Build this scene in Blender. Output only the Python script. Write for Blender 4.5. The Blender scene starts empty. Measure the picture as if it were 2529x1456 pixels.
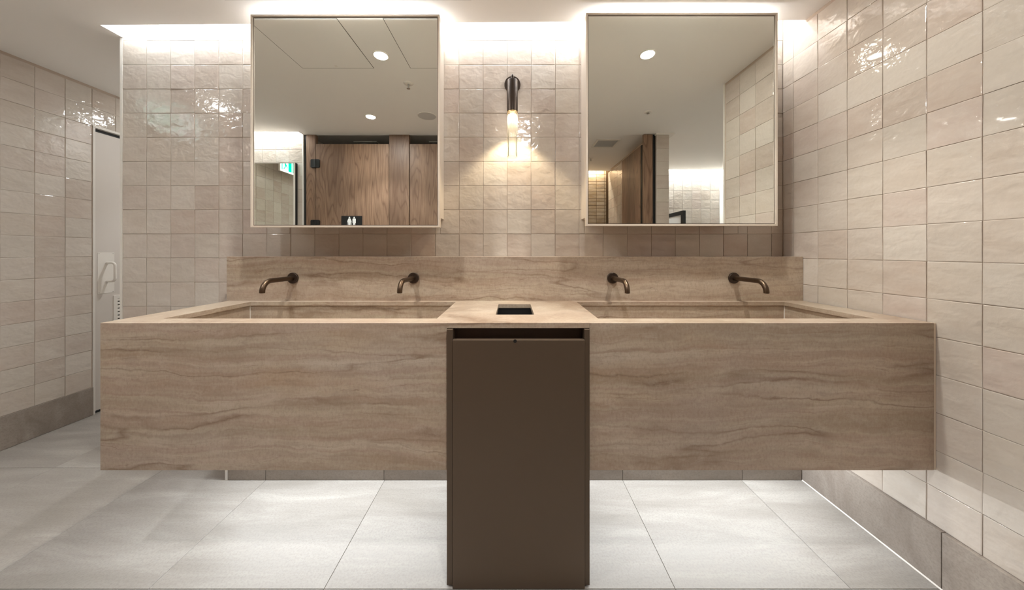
import bpy, bmesh, math, random
from mathutils import Vector, Matrix

# ------------------------------------------------------------------ camera, world, exposure
scene = bpy.context.scene
COL = scene.collection
R = math.radians
FPX, CX, CY = 768.0, 1265.0, 622.0           # focal length and vanishing point, in pixels of 2529x1456
CAMZ = 1.154

cam_d = bpy.data.cameras.new('camera')
cam = bpy.data.objects.new('camera', cam_d)
COL.objects.link(cam)
cam.location = (0, 0, CAMZ)
cam.rotation_euler = (R(90), 0, 0)
cam_d.sensor_width = 36
cam_d.lens = FPX / 2529 * 36
cam_d.shift_y = -(728 - CY) / 2529
cam_d.clip_start = 0.01
scene.camera = cam

world = bpy.data.worlds.new('world')
scene.world = world
world.use_nodes = True
world.node_tree.nodes['Background'].inputs[0].default_value = (1, 1, 1, 1)
world.node_tree.nodes['Background'].inputs[1].default_value = 0.05

vs = scene.view_settings
vs.view_transform = 'Standard'
vs.look = 'None'
vs.gamma = 1
vs.use_curve_mapping = False
vs.exposure = 1.78
scene.cycles.max_bounces = 16
scene.cycles.diffuse_bounces = 10
scene.cycles.glossy_bounces = 6

P_DOWN = 13.0        # downlight beams
P_LENS = 1.8         # wide glow of each downlight's frosted lens
P_COVE = 4.0        # cove above the back wall
P_UNDER = 5.0        # strip under the vanity
P_CAB = 1.6           # strips on top of the mirror cabinets
P_SCONCE = 4.0
WARM = (1.0, 0.84, 0.66)
NEUT = (0.965, 0.99, 1.0)
BASINL = (1.0, 0.955, 0.87)      # downlights over the basins are a little warmer
COOL = (0.90, 0.955, 1.0)

# ------------------------------------------------------------------ key planes (metres)
D = 1.701            # back wall
NIB = 1.581          # face of the low wall / splashback
DF = 1.085           # front of the vanity
XR = 1.482           # right wall
XL = -2.97           # left wall
XE = -2.131          # left end of the back wall
HC = 2.326           # ceiling
ROOF = 2.46
YM = 1.503           # mirror plane
YS = -0.10           # plane of the stall fronts
T = 0.132            # tile pitch
Z0 = 0.197           # top of the baseboards, first tile row
ZC = 0.907           # worktop
rng = random.Random(7)

# ------------------------------------------------------------------ helpers
def tag(o, label=None, cat=None, group=None, kind=None):
    if label: o['label'] = label
    if cat: o['category'] = cat
    if group: o['group'] = group
    if kind: o['kind'] = kind
    return o

def link(name, me, mat=None, parent=None, loc=None):
    o = bpy.data.objects.new(name, me)
    COL.objects.link(o)
    if mat is not None and me is not None and not me.materials:
        me.materials.append(mat)
    if parent is not None:
        o.parent = parent
    if loc is not None:
        o.location = loc
    return o

def empty(name, loc, label, cat, group=None, kind=None):
    o = bpy.data.objects.new(name, None)
    o.empty_display_size = 0.05
    COL.objects.link(o)
    o.location = loc
    return tag(o, label, cat, group, kind)

class MB:
    """collects shapes, in world coordinates, of ONE piece"""
    def __init__(self):
        self.bm = bmesh.new()
    def box(self, x0, x1, y0, y1, z0, z1):
        v = [self.bm.verts.new(p) for p in ((x0,y0,z0),(x1,y0,z0),(x1,y1,z0),(x0,y1,z0),(x0,y0,z1),(x1,y0,z1),(x1,y1,z1),(x0,y1,z1))]
        for f in ((0,3,2,1),(4,5,6,7),(0,1,5,4),(1,2,6,5),(2,3,7,6),(3,0,4,7)):
            self.bm.faces.new([v[i] for i in f])
        return self
    def prism(self, pts, axis, a0, a1):
        """pts: polygon in the two other axes; extruded along axis from a0 to a1"""
        def P(p, a):
            return {'x': (a, p[0], p[1]), 'y': (p[0], a, p[1]), 'z': (p[0], p[1], a)}[axis]
        A = [self.bm.verts.new(P(p, a0)) for p in pts]
        B = [self.bm.verts.new(P(p, a1)) for p in pts]
        n = len(pts)
        self.bm.faces.new(A[::-1]); self.bm.faces.new(B)
        for i in range(n):
            self.bm.faces.new((A[i], A[(i+1) % n], B[(i+1) % n], B[i]))
        return self
    def lathe(self, prof, c, axis='z', n=40, cap=True):
        """prof: (radius, height along axis) list"""
        rings = []
        for r, h in prof:
            ring = []
            for i in range(n):
                a = 2*math.pi*i/n
                u, w = r*math.cos(a), r*math.sin(a)
                p = {'z': (u, w, h), 'y': (u, h, w), 'x': (h, u, w)}[axis]
                ring.append(self.bm.verts.new((c[0]+p[0], c[1]+p[1], c[2]+p[2])))
            rings.append(ring)
        for A, B in zip(rings, rings[1:]):
            for i in range(n):
                self.bm.faces.new((A[i], A[(i+1) % n], B[(i+1) % n], B[i]))
        if cap:
            self.bm.faces.new(rings[0][::-1]); self.bm.faces.new(rings[-1])
        return self
    def tube(self, path, r, n=16):
        path = [Vector(p) for p in path]
        rings = []
        up = None
        for i, p in enumerate(path):
            t = (path[min(i+1, len(path)-1)] - path[max(i-1, 0)]).normalized()
            if up is None:
                up = Vector((1,0,0)) if abs(t.x) < .8 else Vector((0,1,0))
            u = (up - t*up.dot(t)).normalized(); w = t.cross(u)
            rings.append([self.bm.verts.new(p + r*(u*math.cos(2*math.pi*k/n) + w*math.sin(2*math.pi*k/n))) for k in range(n)])
        for A, B in zip(rings, rings[1:]):
            for i in range(n):
                self.bm.faces.new((A[i], A[(i+1) % n], B[(i+1) % n], B[i]))
        self.bm.faces.new(rings[0][::-1]); self.bm.faces.new(rings[-1])
        return self
    def slab(self, x0, x1, y0, y1, z0, z1, holes):
        xs = sorted({x0, x1, *[h[0] for h in holes], *[h[1] for h in holes]})
        ys = sorted({y0, y1, *[h[2] for h in holes], *[h[3] for h in holes]})
        solid = {}
        for i in range(len(xs)-1):
            for j in range(len(ys)-1):
                mx, my = (xs[i]+xs[i+1])/2, (ys[j]+ys[j+1])/2
                solid[i, j] = not any(h[0] < mx < h[1] and h[2] < my < h[3] for h in holes)
        cache = {}
        def V(i, j, k):
            if (i, j, k) not in cache:
                cache[i, j, k] = self.bm.verts.new((xs[i], ys[j], (z0, z1)[k]))
            return cache[i, j, k]
        for (i, j), s in solid.items():
            if not s: continue
            self.bm.faces.new((V(i,j,1), V(i+1,j,1), V(i+1,j+1,1), V(i,j+1,1)))
            self.bm.faces.new((V(i,j,0), V(i,j+1,0), V(i+1,j+1,0), V(i+1,j,0)))
            for di, dj, a, b in ((-1,0,(i,j+1),(i,j)), (1,0,(i+1,j),(i+1,j+1)), (0,-1,(i,j),(i+1,j)), (0,1,(i+1,j+1),(i,j+1))):
                if not solid.get((i+di, j+dj), False):
                    self.bm.faces.new((V(*a,0), V(*b,0), V(*b,1), V(*a,1)))
        return self
    def build(self, name, mat, parent=None, smooth=False, bevel=0.0, seg=2):
        bm = self.bm
        bmesh.ops.recalc_face_normals(bm, faces=bm.faces[:])
        off = Vector((0,0,0))
        if parent is not None:
            q = parent
            while q is not None:
                off += q.location; q = q.parent
        else:                                   # origin at the middle of the footprint
            xs = [v.co for v in bm.verts]
            off = Vector(((min(v.x for v in xs)+max(v.x for v in xs))/2, (min(v.y for v in xs)+max(v.y for v in xs))/2, min(v.z for v in xs)))
        for v in bm.verts: v.co -= off
        me = bpy.data.meshes.new(name)
        bm.to_mesh(me); bm.free()
        if smooth:
            for p in me.polygons: p.use_smooth = True
            try: me.set_sharp_from_angle(angle=R(40))
            except Exception: pass
        o = link(name, me, mat, parent)
        if parent is None: o.location = off
        if bevel:
            m = o.modifiers.new('bevel', 'BEVEL'); m.width = bevel; m.segments = seg
            m.limit_method = 'ANGLE'; m.angle_limit = R(40)
        return o

# ------------------------------------------------------------------ materials
def srgb(r, g, b):
    f = lambda c: (c/255/12.92) if c/255 <= .04045 else ((c/255+.055)/1.055)**2.4
    return (f(r), f(g), f(b), 1.0)

class NT:
    def __init__(self, name):
        self.mat = bpy.data.materials.new(name); self.mat.use_nodes = True
        self.t = self.mat.node_tree; self.n = self.t.nodes; self.l = self.t.links
        self.b = self.n['Principled BSDF']; self.out = self.n['Material Output']
    def new(self, typ, **kw):
        n = self.n.new(typ)
        for k, v in kw.items():
            if k.startswith('in_'):
                key = k[3:]
                key = int(key) if key.isdigit() else key.replace('_', ' ')
                n.inputs[key].default_value = v
            else: setattr(n, k, v)
        return n
    def link(self, a, b): self.l.new(a, b)
    def math(self, op, a, b=None, c=None):
        m = self.new('ShaderNodeMath', operation=op)
        for i, v in enumerate((a, b, c)):
            if v is None: continue
            if isinstance(v, (int, float)): m.inputs[i].default_value = v
            else: self.link(v, m.inputs[i])
        return m.outputs[0]
    def vmath(self, op, a, b):
        m = self.new('ShaderNodeVectorMath', operation=op)
        for i, v in enumerate((a, b)):
            if isinstance(v, tuple): m.inputs[i].default_value = v
            else: self.link(v, m.inputs[i])
        return m.outputs[0]
    def noise(self, vec, scale, detail=3, rough=.55, dist=0.0):
        n = self.new('ShaderNodeTexNoise')
        n.inputs['Scale'].default_value = scale; n.inputs['Detail'].default_value = detail
        n.inputs['Roughness'].default_value = rough; n.inputs['Distortion'].default_value = dist
        self.link(vec, n.inputs['Vector'])
        return n.outputs['Fac']
    def ramp(self, fac, stops, interp='LINEAR'):
        r = self.new('ShaderNodeValToRGB'); e = r.color_ramp.elements
        r.color_ramp.interpolation = interp
        while len(e) < len(stops): e.new(.5)
        for el, (p, c) in zip(e, stops):
            el.position = p; el.color = c if isinstance(c, tuple) else (c, c, c, 1)
        self.link(fac, r.inputs[0])
        return r.outputs[0]
    def mix(self, fac, a, b, blend='MIX'):
        m = self.new('ShaderNodeMix', data_type='RGBA', blend_type=blend)
        for i, v in ((0, fac), (6, a), (7, b)):
            if isinstance(v, (int, float)): m.inputs[i].default_value = v
            elif isinstance(v, tuple): m.inputs[i].default_value = v
            else: self.link(v, m.inputs[i])
        return m.outputs[2]
    def bump(self, h, strength, dist):
        b = self.new('ShaderNodeBump'); b.inputs['Strength'].default_value = strength; b.inputs['Distance'].default_value = dist
        self.link(h, b.inputs['Height']); self.link(b.outputs[0], self.b.inputs['Normal'])
    def pos(self): return self.new('ShaderNodeNewGeometry').outputs['Position']
    def base(self, c):
        if isinstance(c, tuple): self.b.inputs['Base Color'].default_value = c
        else: self.link(c, self.b.inputs['Base Color'])
    def set(self, rough=None, metal=None, spec=None):
        if rough is not None:
            if isinstance(rough, (int, float)): self.b.inputs['Roughness'].default_value = rough
            else: self.link(rough, self.b.inputs['Roughness'])
        if metal is not None: self.b.inputs['Metallic'].default_value = metal
        if spec is not None: self.b.inputs['Specular IOR Level'].default_value = spec
        return self.mat

def plain(name, c, rough=.5, metal=0.0, spec=.5, grain=0.0):
    m = NT(name)
    if grain:
        n = m.noise(m.pos(), 35, 4)
        k = tuple(min(1, v*(1-grain)) for v in c[:3]) + (1,)
        m.base(m.mix(n, k, c))
        m.bump(m.noise(m.pos(), 400, 2), .05, .001)
    else: m.base(c)
    return m.set(rough, metal, spec)

def zellige(name, tones, rough=.1):
    m = NT(name)
    info = m.new('ShaderNodeObjectInfo')
    rnd = info.outputs['Random']
    pos = m.pos()
    off = m.new('ShaderNodeCombineXYZ')
    m.link(m.math('MULTIPLY', rnd, 61.0), off.inputs[0]); m.link(m.math('MULTIPLY', rnd, 37.0), off.inputs[1]); m.link(m.math('MULTIPLY', rnd, 83.0), off.inputs[2])
    v = m.vmath('ADD', pos, off.outputs[0])
    tone = m.ramp(rnd, tones)
    cloud = m.noise(m.vmath('MULTIPLY', v, (7.0, 7.0, 20.0)), 1.0, 4, .6)
    c = m.mix(m.ramp(cloud, [(.35, 0.0), (.7, 1.0)]), tone, m.mix(.45, tone, srgb(218, 212, 204)))
    fine = m.noise(v, 90, 3)
    c = m.mix(m.math('MULTIPLY', fine, .16), c, srgb(150, 132, 120))
    m.base(c)
    wav = m.noise(m.vmath('MULTIPLY', v, (1.0, 1.0, 1.3)), 17, 2, .5, .3)
    det = m.noise(v, 75, 3, .6, .4)
    pit = m.noise(v, 240, 2)
    h = m.math('ADD', m.math('MULTIPLY', wav, 1.0), m.math('ADD', m.math('MULTIPLY', det, .11), m.math('MULTIPLY', pit, .006)))
    m.bump(h, .55, .007)
    m.b.inputs['Coat Weight'].default_value = .25
    m.b.inputs['Coat Roughness'].default_value = .03
    return m.set(m.ramp(m.noise(v, 30, 3), [(.3, rough*.5), (.8, rough*1.6)]), 0, .5)

def travertine(name):
    m = NT(name)
    pos = m.pos()
    sep = m.new('ShaderNodeSeparateXYZ'); m.link(pos, sep.inputs[0])
    w = sep.outputs[2]
    for sc_, amp, det in (((1.5, 1.5, 3.0), .13, 3), ((7, 7, 13), .030, 3), ((32, 32, 48), .013, 4)):
        w = m.math('ADD', w, m.math('MULTIPLY', m.math('SUBTRACT', m.noise(m.vmath('MULTIPLY', pos, sc_), 1.0, det, .55), .5), amp))
    def layer(kx, kz, det=3, rough=.55):
        cb = m.new('ShaderNodeCombineXYZ')
        m.link(m.math('MULTIPLY', sep.outputs[0], kx), cb.inputs[0]); m.link(m.math('MULTIPLY', sep.outputs[1], kx*1.5), cb.inputs[1]); m.link(m.math('MULTIPLY', w, kz), cb.inputs[2])
        return m.noise(cb.outputs[0], 1.0, det, rough)
    band, mid, thin, line = layer(.45, 12), layer(1.3, 36), layer(3.5, 120), layer(.7, 8.0, 2)
    col = m.ramp(band, [(.32, srgb(164, 149, 130)), (.44, srgb(179, 165, 146)), (.51, srgb(173, 154, 137)), (.58, srgb(182, 168, 150)), (.70, srgb(192, 181, 165))])
    col = m.mix(m.ramp(mid, [(.42, .0), (.68, .55)]), col, srgb(156, 134, 114))
    col = m.mix(m.ramp(mid, [(.32, .45), (.46, .0)]), col, srgb(190, 178, 161))
    col = m.mix(m.ramp(thin, [(.50, .0), (.72, .5)]), col, srgb(150, 128, 110))
    ochre = layer(1.1, 6, 3)
    col = m.mix(m.ramp(ochre, [(.56, .0), (.74, .45)]), col, srgb(175, 149, 116))
    grey = m.noise(m.vmath('MULTIPLY', pos, (1.1, 1.1, 2.6)), 1.0, 3)
    col = m.mix(m.ramp(grey, [(.52, .0), (.72, .45)]), col, srgb(168, 158, 150))
    vein = m.math('ABSOLUTE', m.math('SUBTRACT', line, .5))
    brk = m.noise(m.vmath('MULTIPLY', pos, (3, 3, 7)), 1.0, 3)
    vmask = m.math('MULTIPLY', m.ramp(vein, [(.0, 1.0), (.006, .6), (.022, .0)]), m.ramp(brk, [(.38, .0), (.58, .8)]))
    col = m.mix(vmask, col, srgb(120, 97, 78))
    vein2 = m.math('ABSOLUTE', m.math('SUBTRACT', mid, .47))
    brk2 = m.noise(m.vmath('MULTIPLY', pos, (5, 5, 11)), 1.0, 3)
    col = m.mix(m.math('MULTIPLY', m.ramp(vein2, [(.0, 1.0), (.010, .0)]), m.ramp(brk2, [(.52, .0), (.66, .7)])), col, srgb(124, 100, 84))
    speck = m.noise(m.vmath('MULTIPLY', pos, (130, 130, 70)), 1.0, 3, .7)
    col = m.mix(m.ramp(speck, [(.32, .35), (.5, .0)]), col, srgb(137, 116, 99))
    col = m.mix(m.ramp(speck, [(.52, .0), (.8, .3)]), col, srgb(196, 182, 168))
    blot = m.noise(m.vmath('MULTIPLY', pos, (11, 11, 22)), 1.0, 5, .7, .5)
    col = m.mix(m.ramp(blot, [(.34, .4), (.48, .0)]), col, srgb(152, 135, 119))
    col = m.mix(m.ramp(blot, [(.54, .0), (.74, .45)]), col, srgb(194, 182, 168))
    m.base(col)
    m.bump(m.math('ADD', m.math('MULTIPLY', speck, .4), thin), .10, .0008)
    return m.set(m.ramp(mid, [(.3, .30), (.7, .42)]), 0, .5)

def stone_floor(name, c0, c1, c2, rough=.42):
    m = NT(name)
    rnd = m.new('ShaderNodeObjectInfo').outputs['Random']
    pos = m.pos()
    off = m.new('ShaderNodeCombineXYZ')
    m.link(m.math('MULTIPLY', rnd, 31.0), off.inputs[0]); m.link(m.math('MULTIPLY', rnd, 17.0), off.inputs[1]); m.link(m.math('MULTIPLY', rnd, 9.0), off.inputs[2])
    mp = m.new('ShaderNodeMapping'); mp.inputs['Rotation'].default_value = (R(20), R(10), R(33)); mp.inputs['Scale'].default_value = (1.0, 6.5, 3.0)
    m.link(m.vmath('ADD', pos, off.outputs[0]), mp.inputs[0])
    s = m.noise(mp.outputs[0], 1.6, 6, .62, .6)
    g = m.noise(pos, 130, 3, .7)
    patch = m.noise(m.vmath('ADD', pos, off.outputs[0]), 2.6, 4, .55)
    col = m.ramp(s, [(.32, c0), (.5, c1), (.68, c2)])
    col = m.mix(m.math('MULTIPLY', m.ramp(patch, [(.35, .0), (.7, 1.0)]), .4), col, c0)
    col = m.mix(m.ramp(g, [(.3, .34), (.56, .0)]), col, tuple(v*.6 for v in c0[:3]) + (1,))
    m.base(col)
    m.bump(m.math('ADD', m.math('MULTIPLY', g, .5), s), .15, .0015)
    return m.set(m.ramp(s, [(.3, rough*.85), (.7, rough*1.2)]), 0, .4)

def walnut(name, k=1.2):
    m = NT(name)
    rnd = m.new('ShaderNodeObjectInfo').outputs['Random']
    pos = m.pos()
    off = m.new('ShaderNodeCombineXYZ')
    m.link(m.math('MULTIPLY', rnd, 23.0), off.inputs[0]); m.link(m.math('MULTIPLY', rnd, 5.0), off.inputs[2])
    v = m.vmath('ADD', pos, off.outputs[0])
    n1 = m.noise(m.vmath('MULTIPLY', v, (5.0, 5.0, .75)), 1.0, 2, .5, .25)
    ring = m.math('FRACT', m.math('MULTIPLY', n1, 17.0))
    ring = m.math('ABSOLUTE', m.math('SUBTRACT', ring, .5))
    fine = m.noise(m.vmath('MULTIPLY', v, (160, 160, 5.0)), 1.0, 3, .6)
    tone = m.noise(m.vmath('MULTIPLY', v, (3.5, 3.5, .5)), 1.0, 3)
    S = lambda r, g, b: tuple(x*k for x in srgb(r, g, b)[:3]) + (1,)
    col = m.ramp(tone, [(.3, S(106, 85, 70)), (.5, S(133, 108, 89)), (.7, S(147, 118, 96))])
    col = m.mix(m.ramp(ring, [(.0, .55), (.16, .1), (.5, .0)]), col, S(76, 54, 42))
    col = m.mix(m.ramp(fine, [(.35, .5), (.6, .0)]), col, S(84, 60, 46))
    m.base(col)
    m.bump(fine, .06, .0006)
    return m.set(.48, 0, .35)

def emit(name, c, s):
    m = NT(name)
    e = m.new('ShaderNodeEmission'); e.inputs[0].default_value = (*c[:3], 1); e.inputs[1].default_value = s
    m.link(e.outputs[0], m.out.inputs[0])
    return m.mat

def glass_rod_mat():
    m = NT('fluted_glass')
    tr = m.new('ShaderNodeBsdfTransparent'); tr.inputs[0].default_value = (.985, .98, .96, 1)
    gl = m.new('ShaderNodeBsdfGlossy'); gl.inputs['Roughness'].default_value = .05
    tl = m.new('ShaderNodeBsdfTranslucent'); tl.inputs[0].default_value = (1, .98, .94, 1)
    lw = m.new('ShaderNodeLayerWeight'); lw.inputs[0].default_value = .35
    fr = m.new('ShaderNodeMath', operation='POWER'); m.link(lw.outputs['Facing'], fr.inputs[0]); fr.inputs[1].default_value = 3.0
    a = m.new('ShaderNodeMixShader'); m.link(fr.outputs[0], a.inputs[0]); m.link(tr.outputs[0], a.inputs[1]); m.link(gl.outputs[0], a.inputs[2])
    b = m.new('ShaderNodeMixShader'); b.inputs[0].default_value = .03; m.link(a.outputs[0], b.inputs[1]); m.link(tl.outputs[0], b.inputs[2])
    m.link(b.outputs[0], m.out.inputs[0])
    return m.mat

TONES = [(.0, srgb(197, 183, 172)), (.2, srgb(203, 195, 184)), (.4, srgb(190, 177, 166)), (.58, srgb(210, 203, 194)), (.78, srgb(198, 190, 180)), (1.0, srgb(200, 186, 177))]
M = {
    'tile': zellige('glazed_tile', TONES, .07),
    'tile_brown': zellige('small_tile', [(0, srgb(196, 176, 146)), (.5, srgb(182, 160, 130)), (1, srgb(204, 186, 158))], .16),
    'grout': plain('grout', srgb(188, 172, 158), .9, grain=.12),
    'trav': travertine('travertine'),
    'floor': stone_floor('floor_stone', srgb(149, 144, 137), srgb(161, 156, 150), srgb(176, 172, 166)),
    'floor_grout': plain('floor_grout', srgb(150, 142, 134), .9),
    'base_stone': stone_floor('baseboard_stone', srgb(138, 128, 119), srgb(155, 145, 136), srgb(170, 161, 152), .5),
    'white': plain('white_paint', srgb(236, 233, 228), .65, grain=.015),
    'ceil': plain('ceiling_paint', srgb(243, 241, 238), .8, grain=.01),
    'trim': plain('white_trim', srgb(228, 224, 218), .4),
    'door': plain('door_paint', srgb(214, 208, 202), .45, grain=.02),
    'white_metal': plain('white_coated_metal', srgb(232, 228, 222), .35),
    'frame': plain('champagne_frame', srgb(214, 203, 190), .38, .15),
    'mirror': plain('mirror_glass', (.90, .92, .88, 1), .0, 1.0),
    'bronze': plain('brushed_bronze', srgb(96, 79, 64), .34, .9, grain=.1),
    'dark_bronze': plain('dark_bronze', srgb(66, 54, 46), .38, .6, grain=.1),
    'bin': plain('brown_metal', srgb(92, 77, 63), .42, .25, grain=.05),
    'bin_dark': plain('dark_brown_metal', srgb(82, 70, 64), .5, .2),
    'black': plain('black', srgb(20, 20, 20), .5),
    'black_void': plain('chute_black', srgb(8, 8, 9), .8),
    'wood': walnut('walnut'),
    'grille': plain('grey_grille', srgb(200, 199, 197), .7),
    'dark_gap': plain('shadow_gap', srgb(96, 92, 86), .9),
    'rod': glass_rod_mat(),
    'steel': plain('steel', srgb(190, 190, 188), .3, 1.0),
    'led_white': emit('led_white', (1, .99, .97), 14),
    'led_lens': emit('lamp_lens', (1, .93, .82), 9),
    'led_warm': emit('warm_lamp', (1, .80, .50), 16),
    'sign_white': emit('sign_white', (.93, .97, 1.0), 1.5),
    'sign_green': emit('sign_green', (.0, .36, .22), 1.1),
    'panel_white': plain('panel_white', srgb(232, 234, 235), .25),
}

# ------------------------------------------------------------------ tiles: each a mesh object of its own, alike sizes share meshes
TH = .008
_tile_cache = {}
def tile_mesh(w, h, mat, th=TH, nvar=6):
    var = rng.randrange(nvar)
    key = (round(w, 3), round(h, 3), mat.name, round(th, 4), var)
    if key in _tile_cache: return _tile_cache[key]
    r = random.Random(hash(key[:2]) % 1000 + var*17)
    e = min(.0022, w*.2, h*.2)
    us = [-w/2, -w/2+e, w/2-e, w/2]; vs_ = [-h/2, -h/2+e, h/2-e, h/2]
    verts, faces = [], []
    for j in range(4):
        for i in range(4):
            rim = i in (0, 3) or j in (0, 3)
            y = -th + (.0007 if rim else 0) + r.uniform(-.00025, .00025)
            du = r.uniform(-.0006, .0006) if rim else 0
            dv = r.uniform(-.0006, .0006) if rim else 0
            verts.append((us[i]+du, y, vs_[j]+dv))
    ring = [0,1,2,3,7,11,15,14,13,12,8,4]
    for k in ring: verts.append((verts[k][0], 0, verts[k][2]))
    for j in range(3):
        for i in range(3):
            a = j*4+i
            faces.append((a, a+1, a+5, a+4))
    for q in range(12):
        a, b = ring[q], ring[(q+1) % 12]
        faces.append((b, a, 16+q, 16+(q+1) % 12))
    me = bpy.data.meshes.new('tile')
    me.from_pydata(verts, [], faces); me.update()
    me.materials.append(mat)
    _tile_cache[key] = me
    return me

def subtract(rects, h):
    out = []
    for (a, b, c, d) in rects:
        e, f, g, i = max(a, h[0]), min(b, h[1]), max(c, h[2]), min(d, h[3])
        if e >= f or g >= i: out.append((a, b, c, d)); continue
        if a < e: out.append((a, e, c, d))
        if f < b: out.append((f, b, c, d))
        if c < g: out.append((e, f, c, g))
        if i < d: out.append((e, f, i, d))
    return out

def tile_wall(parent, axis, plane, face, u0, u1, ustart, pitch_u, z0, z1, zstart, pitch_z, mat, holes=(), single=None, gap=.0017, name='tile'):
    """face: angle about z of the tiles; local -Y is their front. plane: coordinate of the tiles' front."""
    base = Vector((0, 0, 0)); q = parent
    while q is not None: base += q.location; q = q.parent
    rest = []
    k0 = math.floor((u0-ustart)/pitch_u + 1e-6); k1 = math.ceil((u1-ustart)/pitch_u - 1e-6)
    m0 = math.floor((z0-zstart)/pitch_z + 1e-6); m1 = math.ceil((z1-zstart)/pitch_z - 1e-6)
    back = {0: (0, TH), 90: (-TH, 0), -90: (TH, 0), 180: (0, -TH)}[face]
    for k in range(k0, k1):
        for m_ in range(m0, m1):
            c = [(max(u0, ustart+k*pitch_u), min(u1, ustart+(k+1)*pitch_u), max(z0, zstart+m_*pitch_z), min(z1, zstart+(m_+1)*pitch_z))]
            for h in holes: c = subtract(c, h)
            for (a, b, lo, hi) in c:
                w, hh = b-a-gap, hi-lo-gap
                if w < .006 or hh < .006: continue
                uc, zc = (a+b)/2, (lo+hi)/2
                jit = rng.uniform(-.0007, .0007)
                x, y = (uc, plane) if axis == 'x' else (plane, uc)
                loc = Vector((x+back[0], y+back[1], zc)) - base
                if back[0]: loc.x += jit
                else: loc.y += jit
                rot = (R(rng.uniform(-.35, .35)), R(rng.uniform(-.3, .3)), R(face + rng.uniform(-.35, .35)))
                me = tile_mesh(w, hh, mat)
                if single is None or single(uc, zc):
                    o = bpy.data.objects.new(name, me); COL.objects.link(o)
                    o.parent = parent; o.location = loc; o.rotation_euler = rot
                else:
                    from mathutils import Euler
                    rest.append((me, Matrix.Translation(loc) @ Euler(rot).to_matrix().to_4x4()))
    if rest:
        bm = bmesh.new()
        for me, mx in rest:
            n0 = len(bm.verts); bm.from_mesh(me); bm.verts.ensure_lookup_table()
            for v in bm.verts[n0:]: v.co = mx @ v.co
        me = bpy.data.meshes.new('outlying_tiles'); bm.to_mesh(me); bm.free(); me.materials.append(mat)
        o = bpy.data.objects.new('outlying_tiles', me); COL.objects.link(o); o.parent = parent; o['kind'] = 'stuff'

# ------------------------------------------------------------------ the setting
def struct(name, label, cat): return empty(name, (0, 0, 0), label, cat, kind='structure')
def smesh(mb, name, mat, label, cat): return tag(mb.build(name, mat), label, cat, kind='structure')

# floor: bed of grout and 600 mm stone tiles
floor = struct('floor', 'pale grey stone tile floor of the washroom', 'floor')
MB().box(-3.2, 3.3, -2.0, 3.5, -.06, -.004).build('grout_bed', M['floor_grout'], floor)
fx0, fy0, fp = .56 - 6*.6025, 1.066 - 5*.6, .6025
_fl = {}
for i in range(12):
    for j in range(10):
        x0, x1 = max(fx0+i*fp, -3.15), min(fx0+(i+1)*fp, 3.25)
        y0, y1 = max(fy0+j*.6, -1.95), min(fy0+(j+1)*.6, 3.45)
        if x1-x0 < .02 or y1-y0 < .02: continue
        key = (round(x1-x0, 3), round(y1-y0, 3))
        if key not in _fl:
            w, h, g, b = key[0]/2-.001, key[1]/2-.001, .006, .0008
            me = bpy.data.meshes.new('floor_tile')
            vv = [(-w,-h,-.006),(w,-h,-.006),(w,h,-.006),(-w,h,-.006),(-w,-h,-b),(w,-h,-b),(w,h,-b),(-w,h,-b),(-w+b,-h+b,0),(w-b,-h+b,0),(w-b,h-b,0),(-w+b,h-b,0)]
            me.from_pydata(vv, [], [(8,9,10,11)] + [(4+k, 4+(k+1) % 4, 8+(k+1) % 4, 8+k) for k in range(4)] + [(k, (k+1) % 4, 4+(k+1) % 4, 4+k) for k in range(4)])
            me.update(); me.materials.append(M['floor']); _fl[key] = me
        o = bpy.data.objects.new('floor_tile', _fl[key]); COL.objects.link(o); o.parent = floor
        o.location = ((x0+x1)/2, (y0+y1)/2, rng.uniform(-.0004, 0))

# ceiling: slabs that stop short of the walls and leave the light coves open
SL, SR = 1.607, 1.571                       # cove edge, left and right
ceiling = struct('ceiling', 'off-white plasterboard ceiling with light coves', 'ceiling')
cm = MB()
cm.prism([(XE, -.03), (XR+.1, -.03), (XR+.1, SR), (XE, SL)], 'z', HC, HC+.02)
cm.box(-3.15, XE, -.03, 3.45, HC, HC+.02)
cm.box(-2.087, 1.551, YS-.02, -.03, HC, HC+.02)
cm.box(1.551, 3.25, -1.42, -.03, HC, HC+.02)
cm.box(XR+.1, 3.25, -.03, 1.2, HC, HC+.02)
cm.build('ceiling_board', M['ceil'], ceiling)
MB().box(-2.2, 1.5, -1.6, YS-.02, HC+.03, HC+.05).build('stall_ceiling_board', M['ceil'], ceiling)
MB().box(-3.2, 3.3, -2.0, 3.5, ROOF, ROOF+.05).build('soffit', M['ceil'], ceiling)
MB().prism([(XE, SL), (XR, SR), (XR, SR-.008), (XE, SL-.008)], 'z', HC+.02, ROOF).build('cove_upstand', M['ceil'], ceiling)
MB().box(XE-.002, XE+.004, SL-.004, D+.005, HC-.0005, ROOF).build('cove_end', M['ceil'], ceiling)
MB().box(-3.0, -2.06, -.03, -.022, HC+.02, ROOF).build('cove_upstand', M['ceil'], ceiling)
MB().box(-2.087, -2.075, YS, -.03, HC, ROOF).build('cove_end', M['ceil'], ceiling)
MB().box(1.551, 3.1, -1.42, -1.412, HC+.02, ROOF).build('cove_upstand', M['ceil'], ceiling)
MB().box(-2.2, 1.5, -1.6, -1.592, HC+.05, ROOF).build('cove_upstand', M['ceil'], ceiling)

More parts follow.
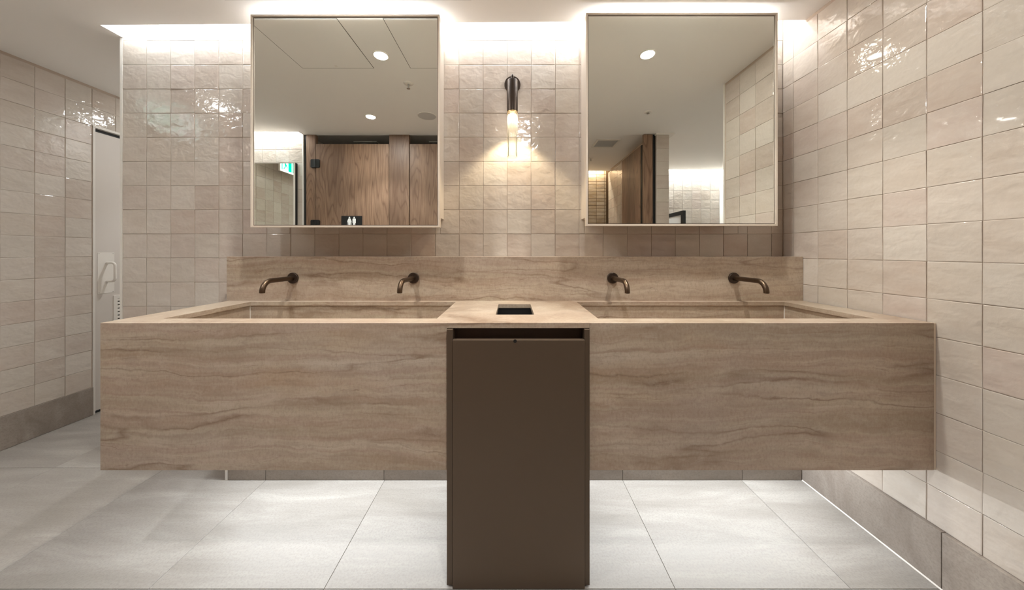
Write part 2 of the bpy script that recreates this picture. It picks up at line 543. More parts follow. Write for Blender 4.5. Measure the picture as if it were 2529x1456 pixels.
# back wall
wall_back = struct('wall_back', 'back wall of square glazed blush tiles behind the mirrors', 'wall')
MB().box(XE, XR+.15, D+.003, D+.16, 0, ROOF).build('wall_body', M['grout'], wall_back)
PB = .1315
cabL, cabR = (-1.236, -.372), (.378, 1.256)         # carcasses stand in front of these spans
tile_wall(wall_back, 'x', D, 0, XE, XR, -.0266, PB, Z0, ROOF-.01, Z0, T, M['tile'],
          holes=[(-1.43, 2, 0, 1.10), (cabL[0]+.02, cabL[1]-.02, 1.36, 2.28), (cabR[0]+.02, cabR[1]-.02, 1.36, 2.28)])
# low wall that carries the splashback
NX0 = -1.451
wall_low = struct('wall_low', 'low wall behind the vanity carrying the splashback', 'wall')
MB().box(NX0, XR+.005, NIB+.02, D+.004, 0, 1.113).build('wall_body', M['white'], wall_low)
smesh(MB().box(NX0-.001, NX0+.012, NIB-.008, NIB+.019, 0, ZC-.02), 'trim_2', M['trim'], 'slim pale trim at the left end of the baseboard under the vanity', 'trim')
# right wall
wall_right = struct('wall_right', 'right-hand wall of square glazed off-white tiles', 'wall')
MB().box(XR+.003, XR+.12, .838, D+.16, 0, ROOF).build('wall_body', M['grout'], wall_right)
tile_wall(wall_right, 'y', XR, -90, .838+.012, D-.0, 1.5075, T, Z0, Z0+16*T, Z0, T, M['tile'],
          holes=[(NIB+.03, 2, 0, 1.10)])
MB().box(XR-.003, XR+.121, .828, .840, 0, HC).build('end_trim', M['trim'], wall_right)
# left wall with the door opening
wall_left = struct('wall_left', 'left-hand wall of square glazed beige tiles beside the door', 'wall')
DY0, DY1, DZ = 2.205, 3.12, Z0+14*T
wl = MB()
wl.box(XL-.14, XL-.003, -.2, DY0, 0, ROOF); wl.box(XL-.14, XL-.003, DY1, 3.45, 0, ROOF); wl.box(XL-.14, XL-.003, DY0, DY1, DZ, ROOF)
wl.build('wall_body', M['grout'], wall_left)
tile_wall(wall_left, 'y', XL, 90, YS, 3.3, 1.803, T, Z0, Z0+16*T, Z0, T, M['tile'],
          holes=[(DY0, DY1, 0, DZ)], single=lambda u, z: .35 < u < 2.5)
# end of the passage beyond the left wall's door
smesh(MB().box(-3.15, XE+.2, 3.3, 3.42, 0, ROOF), 'wall_passage', M['white'], 'plain white wall closing the passage by the door', 'wall')
smesh(MB().box(XE-.01, XE+.1, D+.16, 3.3, 0, ROOF), 'wall_passage_right', M['white'], 'plain white wall along the inner side of the passage', 'wall')
# corner trim at the free end of the back wall
smesh(MB().box(XE-.012, XE, D-.002, D+.16, 0, HC), 'trim_1', M['trim'], 'slim white corner trim at the free end of the back wall', 'trim')

# walls behind the camera, seen in the mirrors
wall_front = struct('wall_front', 'tiled wall under a bright cove beside the cubicles, seen in the mirror', 'wall')
MB().box(-3.1, -2.087, YS-.12, YS-.003, 0, ROOF).build('wall_body', M['grout'], wall_front)
tile_wall(wall_front, 'x', YS, 180, XL, -2.095, -2.095, T, Z0, ROOF-.01, Z0, T, M['tile'])
MB().box(-2.096, -2.085, YS-.12, YS+.002, 0, HC).build('end_trim', M['trim'], wall_front)
wall_pier = struct('wall_pier', 'narrow tiled pier one tile wide beside the dark cubicle panel', 'wall')
MB().box(1.430, 1.551, -1.5, -.066-.003, 0, ROOF).build('wall_body', M['grout'], wall_pier)
tile_wall(wall_pier, 'x', -.066, 180, 1.427, 1.551, 1.423, T, Z0, Z0+16*T, Z0, T, M['tile'])
tile_wall(wall_pier, 'y', 1.427-TH*0, -90, -1.6, -.70, -1.6, T, Z0, Z0+16*T+.02, Z0, T, M['tile'])
MB().box(1.42, 1.60, -.16, -.052, HC-.016, HC).build('cap_trim', M['trim'], wall_pier)
wall_alcove = struct('wall_alcove', 'far tiled wall of the alcove washed by a bright cove, seen in the mirror', 'wall')
MB().box(1.5, 3.2, -1.64, -1.517-.003, 0, ROOF).build('wall_body', M['grout'], wall_alcove)
tile_wall(wall_alcove, 'x', -1.517, 180, 1.555, 3.02, 1.56, T, Z0, ROOF-.01, Z0, T, M['tile'])
smesh(MB().box(3.02, 3.2, -1.6, 1.2, 0, ROOF), 'wall_alcove_side', M['white'], 'plain white side wall of the alcove, seen in the mirror', 'wall')
smesh(MB().box(XR+.12, 3.2, 1.1, 1.25, 0, ROOF), 'wall_alcove_end', M['white'], 'plain white wall closing the alcove behind the right-hand wall', 'wall')
wall_corridor = struct('wall_corridor', 'corridor end wall of small warm-lit brick-shaped tiles, seen in the mirror', 'wall')
MB().box(-2.3, 1.6, -1.85, -1.70-.004, 0, ROOF).build('wall_body', plain('brown_grout', srgb(120, 98, 74), .9), wall_corridor)
tile_wall(wall_corridor, 'x', -1.70, 180, -.2, 1.427, 1.40-.122*20, .122, .11, ROOF-.01, .11, .0515, M['tile_brown'],
          single=lambda u, z: u > .85 and z > .95, gap=.005, name='small_tile')
smesh(MB().box(-2.25, -2.1, -1.75, YS-.03, 0, ROOF), 'wall_cubicle_side', M['white'], 'plain white wall at the side of the cubicles', 'wall')
smesh(MB().box(-.30, -.26, -1.70, YS-.05, 0, 2.30), 'wall_corridor_left', M['wood'], 'walnut panel wall along the left of the corridor', 'wall')

# baseboards: stone strips jointed every 600 mm
def baseboard(name, label, axis, plane, thick, cuts, z1=Z0-.001):
    e = struct(name, label, 'baseboard')
    for a, b in zip(cuts, cuts[1:]):
        m = MB()
        if axis == 'x': m.box(a+.001, b-.001, plane, plane+thick, .001, z1)
        else: m.box(plane, plane+thick, a+.001, b-.001, .001, z1)
        m.build('baseboard_piece', M['base_stone'], e, bevel=.0008, seg=1)
    return e
bbr = baseboard('baseboard_right', 'grey stone baseboard along the right-hand wall', 'y', XR-.014, .03, [.84, 1.063, NIB+.003])
MB().prism([(XR-.018, .0005), (XR-.0142, .0005), (XR-.0142, .0045)], 'y', .84, NIB-.009).build('sealant', plain('floor_sealant', srgb(225, 220, 213), .6), bbr)
baseboard('baseboard_left', 'dark grey stone baseboard along the left-hand wall', 'y', XL-.02, .024, [-.08, .55, 1.15, 1.75, DY0])
baseboard('baseboard_back', 'grey stone baseboard on the low wall under the vanity', 'x', NIB-.008, .03, [NX0+.013, -1.247, -.648, -.045, .56, 1.165, XR-.016])
baseboard('baseboard_front', 'grey stone baseboard on the tiled wall beside the cubicles', 'x', YS-.02, .026, [XL+.01, -2.4, -2.098])
baseboard('baseboard_alcove', 'grey stone baseboard on the far wall of the alcove', 'x', -1.54, .03, [1.56, 2.16, 2.76, 3.02])

# ------------------------------------------------------------------ lights of the room
def area(parent, loc, rot, sx, sy, power, color, name='strip_light', spread=180):
    l = bpy.data.lights.new(name, 'AREA'); l.shape = 'RECTANGLE'; l.size = sx; l.size_y = sy
    l.energy = power; l.color = color; l.spread = R(spread)
    o = bpy.data.objects.new(name, l); COL.objects.link(o); o.parent = parent; o.location = loc; o.rotation_euler = rot
    return o

def led_strip(label, c, length, power, color, tilt, axis='x', mat=None, group=None):
    e = empty('led_strip', c, label, 'light', group)
    hx, hy = (length/2, .008) if axis == 'x' else (.008, length/2)
    MB().box(c[0]-hx, c[0]+hx, c[1]-hy, c[1]+hy, c[2]+.004, c[2]+.012).build('profile', M['white_metal'], e)
    area(e, (0, 0, 0), (tilt, 0, 0) if axis == 'x' else (0, tilt, 0), length if axis == 'x' else .014, .014 if axis == 'x' else length, power, color)
    return e
led_strip('LED strip hidden in the ceiling cove above the back wall', ((XE+XR)/2, 1.628, 2.432), XR-XE-.03, P_COVE, COOL, R(12))
led_strip('LED strip fixed under the vanity against the low wall', ((NX0+XR)/2-.0, 1.556, .372), XR-NX0-.06, P_UNDER, (.92, .965, 1.0), R(-34))
led_strip('LED strip in the cove above the tiled wall beside the cubicles', (-2.53, -.062, 2.438), .82, 4, COOL, 0)
led_strip('LED strip in the cove above the far alcove wall', (2.29, -1.465, 2.438), 1.42, 6.5, COOL, 0)
led_strip('warm LED strip in the cove above the corridor end wall', (.58, -1.645, 2.438), 1.6, 4, WARM, 0)

def downlight(x, y, z, label, power, color=NEUT, group='recessed downlights in the ceiling', size=94):
    e = empty('downlight', (x, y, z), label, 'downlight', group)
    MB().lathe([(.040, 0), (.047, -.001), (.047, -.004), (.041, -.006), (.038, -.004)], (x, y, z), 'z', 40, False).build('trim_ring', M['white_metal'], e, smooth=True)
    MB().lathe([(.0385, -.0035), (.0385, -.0015)], (x, y, z), 'z', 40).build('lens', M['led_lens'], e)
    l = bpy.data.lights.new('spot', 'SPOT'); l.energy = power; l.color = color; l.spot_size = R(size); l.spot_blend = .5; l.shadow_soft_size = .03
    o = bpy.data.objects.new('spot', l); COL.objects.link(o); o.parent = e; o.location = (0, 0, -.012)
    a = bpy.data.lights.new('lens_glow', 'AREA'); a.shape = 'DISK'; a.size = .07; a.energy = P_LENS*power/P_DOWN; a.color = color
    o = bpy.data.objects.new('lens_glow', a); COL.objects.link(o); o.parent = e; o.location = (0, 0, -.008)
    return e
downlight(-.781, 1.154, HC, 'recessed downlight above the left basin, between two ceiling panels', P_DOWN, BASINL)
downlight(.803, 1.165, HC, 'recessed downlight above the right basin, in the right mirror', P_DOWN, BASINL)
downlight(-1.221, .319, HC, 'recessed downlight in front of the cubicle door, lower in the left mirror', P_DOWN)
downlight(.10, .38, HC, 'unseen downlight above the middle of the room, added to light the vanity front', P_DOWN)  # unseen lamp, added to brighten the vanity front and floor
downlight(-2.30, 2.72, HC, 'recessed downlight in the passage beside the white door', P_DOWN*.5)
downlight(-2.35, .9, HC, 'unseen downlight above the lobby left of the vanity, added as fill light', P_DOWN*.25)  # unseen lamp, added as fill for the left side
downlight(2.3, -.3, HC, 'recessed downlight in the alcove right of the room', P_DOWN*.7)

# ------------------------------------------------------------------ the vanity
VX0, VX1 = -1.437, XR-.009
BIN0, BIN1 = -.225, .268
basins = [(-1.297, -.279, 1.157, 1.542), (.320, 1.350, 1.157, 1.542)]
vanity = empty('vanity', ((VX0+VX1)/2, 1.333, .393), 'long wall-hung travertine vanity with two trough basins', 'vanity')
MB().slab(VX0, VX1, DF, NIB-.0005, ZC-.018, ZC, basins + [(-.064, .0875, 1.228, 1.474), (VX0, BIN0-.002, DF, DF+.02), (BIN1+.002, VX1, DF, DF+.02)]).build('worktop', M['trav'], vanity)
MB().box(VX0, BIN0-.002, DF, DF+.0199, .393, ZC).build('front_panel', M['trav'], vanity, bevel=.0012)
MB().box(BIN1+.002, VX1, DF, DF+.0199, .393, ZC).build('front_panel', M['trav'], vanity, bevel=.0012)
MB().box(VX0, VX0+.02, DF+.0202, NIB-.001, .393, ZC-.0182).build('side_panel', M['trav'], vanity)
MB().box(VX1-.02, VX1, DF+.0202, NIB-.001, .393, ZC-.0182).build('side_panel', M['trav'], vanity)
MB().box(VX1+.0003, XR-.0015, DF+.001, DF+.02, .394, ZC-.001).build('sealant', plain('sealant', srgb(222, 208, 190), .6), vanity)
for x0, x1 in ((VX0+.021, BIN0-.004), (BIN1+.004, VX1-.021)):
    MB().box(x0, x1, DF+.021, NIB-.002, .40, .412).build('underside', M['white'], vanity)
for (x0, x1, y0, y1) in basins:
    u, w, zt, zb = .007, .012, ZC-.0185, ZC-.155
    X0, X1, Y0, Y1 = x0-u, x1+u, y0-u, y1+u
    b = MB()
    b.box(X0-w, X0, Y0-w, Y1+w, zb, zt); b.box(X1, X1+w, Y0-w, Y1+w, zb, zt)
    b.box(X0, X1, Y0-w, Y0, zb, zt); b.box(X0, X1, Y1, Y1+w, zb, zt)
    b.prism([(Y0-w, zb-.012), (Y1+w, zb-.012), (Y1+w, zb+.004), (Y1, zb+.004), (Y0, zb+.018), (Y0-w, zb+.018)], 'x', X0-w, X1+w)
    bo = b.build('basin', M['trav'], vanity)
    for xx, sx in ((X0, 1), (X1, -1)):
        MB().box(min(xx, xx+sx*.003), max(xx, xx+sx*.003), Y1-.003, Y1, zb+.01, zt).build('corner_joint', M['trim'], bo)
    MB().box((x0+x1)/2-.06, (x0+x1)/2+.06, Y1-.03, Y1-.012, zb+.004, zb+.0075).build('slot_drain', M['bronze'], bo)

splash = tag(MB().box(NX0, XR-.0015, NIB, NIB+.0195, ZC-.0185, 1.131).build('splashback', M['trav'], bevel=.001), 'long travertine splashback slab on the low wall above the basins', 'splashback')
ledge = tag(MB().box(NX0, XR-.0015, NIB+.0198, D-.001, 1.1135, 1.131).build('ledge_slab', M['trav'], bevel=.001), 'narrow travertine ledge on top of the splashback under the mirrors', 'ledge')

# waste bin cabinet
binc = empty('waste_bin', ((BIN0+BIN1)/2, 1.30, 0), 'dark brown metal waste bin cabinet between the two basins', 'bin')
yb = 1.072
MB().box(BIN0, BIN0+.020, yb, 1.54, .006, ZC-.020).build('side_panel', M['bin'], binc, bevel=.001)
MB().box(BIN1-.017, BIN1, yb, 1.54, .006, ZC-.020).build('side_panel', M['bin'], binc, bevel=.001)
bd = MB().box(BIN0+.0215, BIN1-.0185, 1.064, 1.084, .002, .853).build('door', M['bin'], binc, bevel=.0015)
MB().lathe([(.006, 1.0632), (.006, 1.0645)], (.0105, 0, .8495), 'y', 20).build('lock', M['black'], bd)
MB().box(BIN0+.0205, BIN1-.0175, 1.125, 1.135, .62, ZC-.0205).build('recess_panel', M['bin_dark'], binc)
MB().box(BIN0+.0205, BIN1-.0175, 1.086, 1.125, .80, .806).build('recess_floor', M['bin_dark'], binc)
MB().box(BIN0+.0205, BIN1-.0175, 1.53, 1.54, .01, ZC-.0205).build('back_panel', M['bin_dark'], binc)
ch = MB()
ch.box(-.070, -.066, 1.224, 1.478, .62, ZC-.0205); ch.box(.0895, .0935, 1.224, 1.478, .62, ZC-.0205)
ch.box(-.066, .0895, 1.224, 1.228, .62, ZC-.0205); ch.box(-.066, .0895, 1.476, 1.480, .62, ZC-.0205); ch.box(-.07, .0935, 1.224, 1.48, .615, .62)
ch.build('chute', M['black_void'], binc)

# taps
def tap(x, label, z=1.022, ytip=1.384):
    e = empty('tap', (x, NIB, z), label, 'tap', 'wall-mounted bronze taps')
    MB().lathe([(.0, NIB-.0085), (.0255, NIB-.0085), (.0275, NIB-.0068), (.0275, NIB-.0002)], (x, 0, z), 'y', 44, True).build('escutcheon', M['dark_bronze'], e, smooth=True)
    r, rb, zt = .0112, .048, .972
    pts = [(x, NIB-.004, z), (x, NIB-.06, z)]
    yc, zc = ytip+rb, z-rb
    for k in range(13):
        a = R(90*k/12)
        pts.append((x, yc - rb*math.sin(a), zc + rb*math.cos(a)))
    pts.append((x, ytip, min(zt, zc-.002)))
    sp = MB().tube(pts, r, 24).build('spout', M['bronze'], e, smooth=True)
    MB().lathe([(.0088, min(zt, zc-.002)-.0012), (.0088, min(zt, zc-.002)+.004)], (x, ytip, 0), 'z', 24).build('aerator', M['black'], sp)
tap(-1.112, 'leftmost bronze wall tap, over the left end of the left basin')
tap(-.500, 'bronze wall tap over the right end of the left basin')
tap(.5105, 'bronze wall tap over the left end of the right basin', ytip=1.376)
tap(1.126, 'rightmost bronze wall tap, over the right end of the right basin', ytip=1.376)

# mirror cabinets
def cabinet(x0, x1, z0, z1, c0, c1, label):
    e = empty('mirror_cabinet', ((x0+x1)/2, YM, z0), label, 'mirror', 'mirror cabinets on the tiled wall')
    MB().box(c0, c1, YM+.024, D-.0015, 1.331, z1-.03).build('carcass', M['frame'], e, bevel=.001)
    f, lip = .0085, .006
    m = MB()
    for a in ((x0, x0+f, z0, z1), (x1-f, x1, z0, z1), (x0+f, x1-f, z0, z0+f), (x0+f, x1-f, z1-f, z1)):
        m.box(a[0], a[1], YM-lip, YM+.022, a[2], a[3])
    m.build('frame', M['frame'], e)
    MB().box(x0+f, x1-f, YM+.006, YM+.023, z0+f, z1-f).build('door_back', M['frame'], e)
    g = .0035
    m = MB()
    for a in ((x0+f, x0+f+g, z0+f, z1-f), (x1-f-g, x1-f, z0+f, z1-f), (x0+f+g, x1-f-g, z0+f, z0+f+g), (x0+f+g, x1-f-g, z1-f-g, z1-f)):
        m.box(a[0], a[1], YM+.0015, YM+.0058, a[2], a[3])
    m.build('shadow_line', M['bin_dark'], e)  # dark strip stands in for the shade between frame and glass
    MB().box(x0+f+g, x1-f-g, YM, YM+.0055, z0+f+g, z1-f-g).build('mirror_glass', M['mirror'], e)
def cab_strip(x0, x1, z, label):
    e = empty('led_strip', ((x0+x1)/2, 1.60, z), label, 'light', 'LED strips on the mirror cabinets')
    MB().box(x0, x1, 1.592, 1.608, z-.004, z).build('profile', M['white_metal'], e)
    area(e, (0, 0, .001), (math.pi, 0, 0), x1-x0, .014, P_CAB, COOL)
cab_strip(-1.22, -.39, 2.2715, 'LED strip on top of the left mirror cabinet')
cab_strip(.40, 1.24, 2.2795, 'LED strip on top of the right mirror cabinet')
cabinet(-1.259, -.349, 1.273, 2.297, -1.236, -.372, 'left square mirror cabinet with slim champagne frame')
cabinet(.357, 1.279, 1.280, 2.305, .378, 1.256, 'right square mirror cabinet with slim champagne frame')

# wall sconce
sx, sy = .0022, 1.585
sc = empty('wall_sconce', (sx, D, 2.066), 'dark bronze tube wall sconce with a fluted glass shade, between the mirrors', 'wall lamp')
MB().lathe([(.0, D-.013), (.042, D-.013), (.044, D-.011), (.044, D-.0003)], (sx, 0, 2.066), 'y', 48).build('backplate', M['dark_bronze'], sc, smooth=True)
MB().tube([(sx, D-.012, 2.056), (sx, sy+.004, 2.056), (sx, sy, 2.053), (sx, sy-.001, 2.045), (sx, sy-.001, 2.022)], .0068, 16).build('arm', M['dark_bronze'], sc, smooth=True)
MB().lathe([(.008, 2.030), (.0255, 2.028), (.0275, 2.025), (.0275, 1.868), (.0245, 1.868), (.0245, 1.90), (.008, 1.90)], (sx, sy, 0), 'z', 44).build('housing', M['dark_bronze'], sc, smooth=True)
coll = MB().lathe([(.0262, 1.868), (.0272, 1.867), (.0272, 1.864), (.0262, 1.863)], (sx, sy, 0), 'z', 44, False).build('collar', plain('gilt_collar', srgb(206, 178, 120), .3, .9), sc, smooth=True)
MB().lathe([(.015, 1.884), (.015, 1.887)], (sx, sy, 0), 'z', 32).build('lamp', M['led_warm'], sc)
NR = 20
rod = None
for k in range(NR):
    a = 2*math.pi*k/NR
    rx, ry = .0232*math.cos(a), .0232*math.sin(a)
    if rod is None:
        rod = MB().lathe([(.0035, 1.640), (.0035, 1.866)], (sx, sy, 0), 'z', 10).build('glass_rod', M['rod'], sc, smooth=True)
        base = rod.location.copy(); o = rod
    else:
        o = rod.copy(); COL.objects.link(o); o.parent = sc
    o.location = base + Vector((rx, ry, 0))
MB().lathe([(.0200, 1.634), (.0270, 1.634), (.0270, 1.640), (.0200, 1.640), (.0200, 1.634)], (sx, sy, 0), 'z', 40, False).build('glass_ring', M['rod'], sc, smooth=True)
sl = bpy.data.lights.new('spot', 'SPOT'); sl.energy = P_SCONCE; sl.color = (1.0, .83, .58); sl.spot_size = R(104); sl.spot_blend = .45; sl.shadow_soft_size = .012
so = bpy.data.objects.new('spot', sl); COL.objects.link(so); so.parent = sc; so.location = (0, sy-D, 1.862-2.066)

# ------------------------------------------------------------------ the white door in the left wall
door = struct('door_1', 'white door with pull handle in the left-hand wall', 'door')
xd = XL-.012
MB().box(XL-.10, XL+.002, DY0-.002, DY0+.010, 0, DZ-.004).build('door_frame', M['trim'], door)
MB().box(XL-.10, XL+.002, DY1-.010, DY1+.002, 0, DZ-.004).build('door_frame', M['trim'], door)
MB().box(XL-.10, XL+.002, DY0-.002, DY1+.002, DZ-.006, DZ+.010).build('head_frame', M['trim'], door)
MB().box(XL-.08, XL-.03, DY0+.01, DY1-.01, DZ-.035, DZ-.006).build('head_gap', M['black'], door)
leaf = MB().box(xd-.042, xd, DY0+.0125, DY1-.0125, .018, DZ-.030).build('door_leaf', M['door'], door, bevel=.0015)
MB().box(XL-.09, XL-.02, DY0+.01, DY1-.01, .0005, .006).build('threshold', M['black'], door)
plate = MB().box(xd, xd+.002, 2.236, 2.331, .852, 1.150).build('pull_plate', M['white_metal'], leaf, bevel=.0008, seg=1)
hp = []
hy = 2.288
def arc(c, r, a0, a1, n=8): return [(c[0]-0 + r*math.cos(R(a0+(a1-a0)*k/n)), hy, c[1] + r*math.sin(R(a0+(a1-a0)*k/n))) for k in range(n+1)]
zt_, zb_ = 1.075, .940
hp += [(xd, hy, zt_), (xd+.02, hy, zt_)] + arc((xd+.040, zt_-.022), .022, 90, 0) + arc((xd+.040, zb_+.022), .022, 0, -90) + [(xd+.02, hy, zb_), (xd, hy, zb_)]
MB().tube(hp, .008, 14).build('pull_handle', M['white_metal'], leaf, smooth=True)
for yy in (2.244, 2.323):
    for zz in (.860, 1.142):
        MB().lathe([(.003, xd+.0015), (.003, xd+.0027)], (0, yy, zz), 'x', 10).build('screw', M['steel'], leaf)
g0, g1, gz0, gz1 = 2.325, 2.62, .45, .828
vm = MB()
for a in ((g0, g0+.022, gz0, gz1), (g1-.022, g1, gz0, gz1), (g0+.022, g1-.022, gz0, gz0+.022), (g0+.022, g1-.022, gz1-.022, gz1)):
    vm.box(xd, xd+.006, a[0], a[1], a[2], a[3])
vo = vm.build('vent_grille', M['white_metal'], door)
z = gz0+.03
while z < gz1-.03:
    MB().prism([(xd+.001, z), (xd+.006, z-.006), (xd+.006, z+.006), (xd+.001, z+.011)], 'y', g0+.022, g1-.022).build('slat', M['white_metal'], vo)
    z += .026
MB().box(xd, xd+.0008, g0+.02, g1-.02, gz0+.02, gz1-.02).build('vent_backing', M['dark_gap'], vo)

# ------------------------------------------------------------------ cubicles, seen in the mirrors
DT = 2.233                                       # door tops
def pilaster(x0, x1, label, channel=None):
    e = empty('cubicle_pilaster', ((x0+x1)/2, YS-.02, 0), label, 'partition', 'walnut cubicle fronts')
    MB().box(x0, x1, YS-.040, YS, .02, HC-.001).build('board', M['wood'], e, bevel=.001)
    MB().box(x0, x1, YS-.036, YS-.004, 0, .02).build('foot', M['black'], e)
    if channel: MB().box(channel[0], channel[1], YS-.045, YS-.012, 0, HC-.001).build('wall_channel', M['black'], e)
    return e
pilaster(-2.055, -1.963, 'narrow walnut cubicle pilaster with a black wall channel, in the left mirror', (-2.084, -2.056))
pilaster(-1.227, -1.029, 'wide walnut pilaster between the two cubicle doors, in the left mirror')
def cubicle_door(x0, x1, label, hinges):
    e = empty('cubicle_door', ((x0+x1)/2, YS-.02, 0), label, 'door', 'walnut cubicle fronts')
    MB().box(x0, x1, YS-.030, YS-.0005, .12, DT).build('board', M['wood'], e, bevel=.001)
    for hx, hz in hinges:
        m = MB()
        pts = []
        for cx_, cz_, a0 in ((.032, .030, 0), (-.032, .030, 90), (-.032, -.030, 180), (.032, -.030, 270)):
            for k in range(5):
                a = R(a0 + 22.5*k); pts.append((hx+cx_+.012*math.cos(a), hz+cz_+.012*math.sin(a)))
        m.prism(pts, 'y', YS+.0002, YS+.012)
        h = m.build('hinge', M['black'], e)
        MB().lathe([(.007, hz-.040), (.007, hz+.040)], (hx, YS+.012, 0), 'z', 14).build('hinge_pin', M['black'], h, smooth=True)
    return e
cubicle_door(-1.959, -1.231, 'closed walnut cubicle door bearing the black pictogram plate, in the left mirror', [(-1.961, 2.036), (-1.961, 1.432), (-1.961, .4)])
cubicle_door(-1.022, -.33, 'walnut cubicle door at the right edge of the left mirror', [])
pilaster(-.325, -.265, 'last walnut pilaster of the cubicle row, beside the corridor')

# pictogram plate
sg = empty('toilet_sign', (-1.60, YS, 1.36), 'black plate with two white toilet pictogram figures on the walnut door', 'sign')
ys = YS-.0003
MB().box(-1.703, -1.496, ys, ys+.003, 1.335, 1.514).build('plate', M['black'], sg)
yf = ys+.003
fw = M['panel_white']
def figure(cx, robe):
    s = .0011
    m = MB()
    top = 1.506
    e = MB().lathe([(.0078, yf), (.0078, yf+.001)], (cx, 0, top-.0078), 'y', 18)
    e.build('figure_head', fw, sg)
    t = top-.0175
    if robe:
        pts = [(-.010, t), (.010, t), (.021, t-.026), (.0205, t-.040), (.0165, t-.040), (.0145, t-.029), (.0115, t-.058), (.010, t-.104), (.0022, t-.104), (.0015, t-.066), (-.0015, t-.066), (-.0022, t-.104), (-.010, t-.104), (-.0115, t-.058), (-.0145, t-.029), (-.0165, t-.040), (-.0205, t-.040), (-.021, t-.026)]
    else:
        pts = [(-.012, t), (.012, t), (.0165, t-.005), (.0165, t-.046), (.0125, t-.046), (.0115, t-.012), (.0108, t-.052), (.0100, t-.104), (.0018, t-.104), (.0012, t-.056), (-.0012, t-.056), (-.0018, t-.104), (-.0100, t-.104), (-.0108, t-.052), (-.0115, t-.012), (-.0125, t-.046), (-.0165, t-.046), (-.0165, t-.005)]
    m.prism([(cx+x, zz) for x, zz in pts], 'y', yf, yf+.001).build('figure_body', fw, sg)
    if robe:
        for d in (-1, 1):
            MB().prism([(cx+d*.0185, t-.038), (cx+d*.0205, t-.038), (cx+d*.0265, t-.104), (cx+d*.0245, t-.104)], 'y', yf, yf+.001).build('walking_stick', fw, sg)
figure(-1.622, True)
figure(-1.575, False)

# cubicles on the right of the corridor
e = empty('cubicle_pilaster', (1.35, -.09, 0), 'walnut pilaster with a black channel beside the tiled pier, in the right mirror', 'partition', 'walnut cubicle fronts')
MB().box(1.307, 1.395, -.112, -.078, .02, HC-.004).build('board', M['wood'], e, bevel=.001)
MB().box(1.3955, 1.4255, -.13, -.09, 0, HC-.004).build('wall_channel', M['black'], e)
MB().box(1.31, 1.39, -.11, -.08, 0, .02).build('foot', M['black'], e)
e = empty('cubicle_partition', (1.32, -.4, 0), 'dark walnut cubicle panel receding down the corridor, in the right mirror', 'partition', 'walnut cubicle fronts')
MB().box(1.307, 1.327, -.69, -.165, .12, DT).build('board', M['wood'], e, bevel=.001)
MB().box(1.309, 1.329, -.160, -.130, .0, DT).build('gap_strip', M['black'], e)  # black strip drawn for the darkness of the door gap
MB().box(1.309, 1.325, -.68, -.64, 0, .12).build('foot', M['black'], e)
e = empty('framed_panel', (2.21, -1.2, 0), 'white panel in a black frame standing in the alcove, in the right mirror', 'panel')
fx, fa, fb, fz = 2.198, -1.50, -.99, 1.688
m = MB()
for a in ((fb-.055, fb, 0, fz), (fa, fa+.04, 0, fz), (fa+.04, fb-.055, fz-.05, fz), (fa+.04, fb-.055, 0, .05)):
    m.box(fx, fx+.035, a[0], a[1], a[2], a[3])
m.build('frame', M['black'], e)
MB().box(fx+.010, fx+.025, fa+.04, fb-.055, .05, fz-.05).build('panel', M['panel_white'], e)

# tall mirror on the wall beside the cubicles
e = empty('wall_mirror', (-2.55, YS, .5), 'tall wall mirror beside the cubicles reflecting the exit sign, in the left mirror', 'mirror')
MB().box(-2.94, -2.141, YS+.0015, YS+.034, .5, 2.035).build('body', M['black'], e)
m = MB()
for a in ((-2.94, -2.93, .5, 2.035), (-2.156, -2.141, .5, 2.035), (-2.93, -2.156, .5, .51), (-2.93, -2.156, 2.027, 2.035)):
    m.box(a[0], a[1], YS+.0342, YS+.0405, a[2], a[3])
m.build('frame', M['white_metal'], e)
MB().box(-2.929, -2.157, YS+.0342, YS+.0385, .511, 2.026).build('mirror_glass', M['mirror'], e)

# exit sign hanging from the ceiling of the lobby, seen by two reflections
e = empty('exit_sign', (-2.81, .82, HC), 'lit green exit sign with a white running figure and arrow, reflected in the tall mirror', 'sign')
xs = -2.80
MB().box(xs-.022, xs, .63, 1.02, 2.140, 2.318).build('housing', M['white_metal'], e)
MB().box(xs-.012, xs-.006, .81, .84, 2.318, HC).build('bracket', M['white_metal'], e)
MB().box(xs, xs+.001, .632, 1.018, 2.142, 2.316).build('face', M['sign_white'], e)
MB().box(xs+.001, xs+.0016, .650, .822, 2.160, 2.304).build('green_field', M['sign_green'], e)
MB().box(xs+.001, xs+.0016, .836, 1.004, 2.160, 2.304).build('green_field', M['sign_green'], e)
def flat(pts, name):
    MB().prism(pts, 'x', xs+.0016, xs+.0024).build(name, M['sign_white'], e)
flat([(.665, 2.160), (.760, 2.160), (.760, 2.300), (.665, 2.300)], 'doorway')
def gpart(pts, name):
    MB().prism(pts, 'x', xs+.0024, xs+.0030).build(name, M['sign_green'], e)
gpart([(.700, 2.285), (.713, 2.290), (.722, 2.282), (.720, 2.270), (.708, 2.268), (.700, 2.275)], 'runner_head')
gpart([(.690, 2.266), (.712, 2.262), (.735, 2.225), (.752, 2.195), (.742, 2.190), (.720, 2.215), (.705, 2.185), (.680, 2.172), (.676, 2.181), (.696, 2.195), (.704, 2.222), (.692, 2.246), (.676, 2.230), (.669, 2.236)], 'runner_body')
flat([(.860, 2.222), (.925, 2.222), (.925, 2.190), (.985, 2.232), (.925, 2.274), (.925, 2.242), (.860, 2.242)], 'arrow')

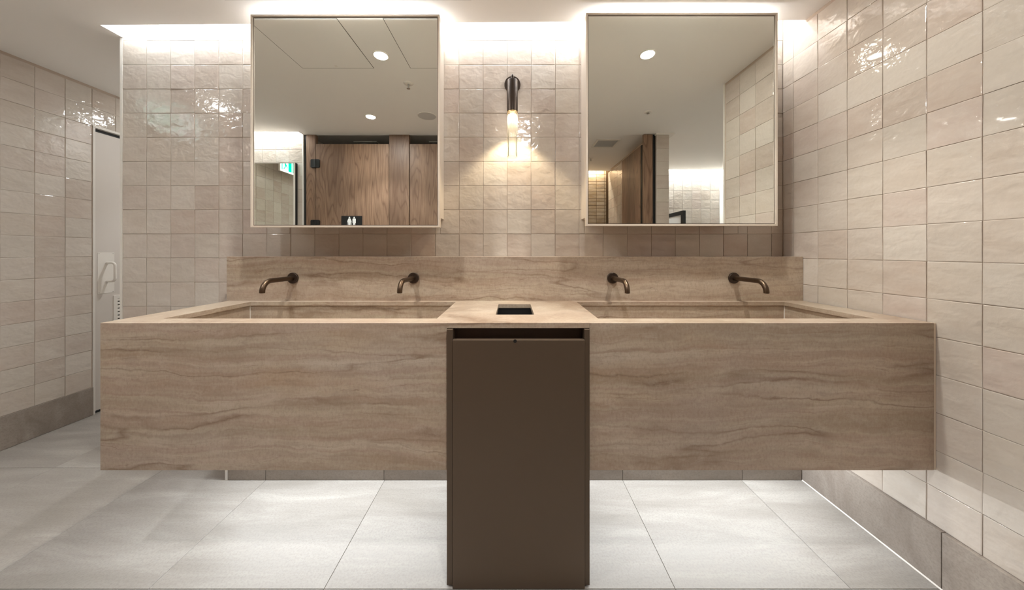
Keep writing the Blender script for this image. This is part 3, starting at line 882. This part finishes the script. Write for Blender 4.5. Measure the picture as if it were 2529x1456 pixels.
# ------------------------------------------------------------------ things on the ceiling
def access_panel(x0, x1, y0, y1, label):
    e = empty('access_panel', ((x0+x1)/2, (y0+y1)/2, HC), label, 'ceiling panel', 'ceiling access panels')
    m = MB(); g = .0035
    for a in ((x0, x0+g, y0, y1), (x1-g, x1, y0, y1), (x0+g, x1-g, y0, y0+g), (x0+g, x1-g, y1-g, y1)):
        m.box(a[0], a[1], a[2], a[3], HC-.0004, HC)
    m.build('shadow_gap', M['dark_gap'], e)
    MB().box(x0+g, x1-g, y0+g, y1-g, HC-.0012, HC).build('panel', M['ceil'], e)
    MB().lathe([(.009, HC-.0025), (.009, HC-.001)], ((x0+x1)/2, y0+.025, 0), 'z', 20).build('latch', M['white_metal'], e)
access_panel(-1.337, -.879, 1.022, 1.447, 'square ceiling access panel left of the downlight, in the left mirror')
access_panel(-.649, -.19, 1.022, 1.447, 'square ceiling access panel right of the downlight, in the left mirror')

def sprinkler(x, y, z, label, drop=.035):
    e = empty('sprinkler', (x, y, z), label, 'sprinkler', 'ceiling sprinklers')
    MB().lathe([(.001, -.007), (.020, -.007), (.032, -.003), (.034, 0)], (x, y, z), 'z', 32).build('rosette', M['white_metal'], e, smooth=True)
    MB().lathe([(.006, -.007), (.006, -drop)], (x, y, z), 'z', 14).build('stem', M['steel'], e, smooth=True)
    MB().lathe([(.012, -drop-.002), (.012, -drop)], (x, y, z), 'z', 20).build('deflector', M['steel'], e)
sprinkler(-.72, .843, HC, 'white ceiling sprinkler beside the access panels, in the left mirror')
sprinkler(1.138, .405, HC, 'shallow white ceiling sprinkler in the middle of the right mirror', .014)
sprinkler(1.01, -.976, HC+.03, 'small dark ceiling sprinkler in the corridor, in the right mirror')

e = empty('ceiling_speaker', (-.732, .328, HC), 'round grey ceiling speaker at the right of the left mirror', 'speaker')
MB().lathe([(.080, 0), (.080, -.003), (.076, -.005), (.074, -.004)], (-.732, .328, HC), 'z', 44, False).build('rim', M['white_metal'], e, smooth=True)
MB().lathe([(.0755, -.0035), (.0755, -.001)], (-.732, .328, HC), 'z', 44).build('grille', M['grille'], e)

def ceiling_vent(x0, x1, y0, y1, z, label):
    e = empty('ceiling_vent', ((x0+x1)/2, (y0+y1)/2, z), label, 'vent', 'ceiling vents')
    m = MB(); f = .02
    for a in ((x0, x0+f, y0, y1), (x1-f, x1, y0, y1), (x0+f, x1-f, y0, y0+f), (x0+f, x1-f, y1-f, y1)):
        m.box(a[0], a[1], a[2], a[3], z-.010, z)
    m.build('frame', M['white_metal'], e)
    MB().box(x0+f, x1-f, y0+f, y1-f, z-.001, z).build('backing', M['dark_gap'], e)
    y = y0+f+.006
    while y < y1-f-.006:
        MB().box(x0+f, x1-f, y, y+.006, z-.007, z-.001).build('slat', M['grille'], e)
        y += .014
ceiling_vent(.905, 1.16, -.55, -.30, HC+.03, 'square grey ceiling vent above the corridor, in the right mirror')
ceiling_vent(-1.72, -1.47, -.62, -.37, HC+.03, 'square ceiling vent over the first cubicle, above its door top')
ceiling_vent(-.90, -.65, -.62, -.37, HC+.03, 'square ceiling vent over the second cubicle, above its door top')
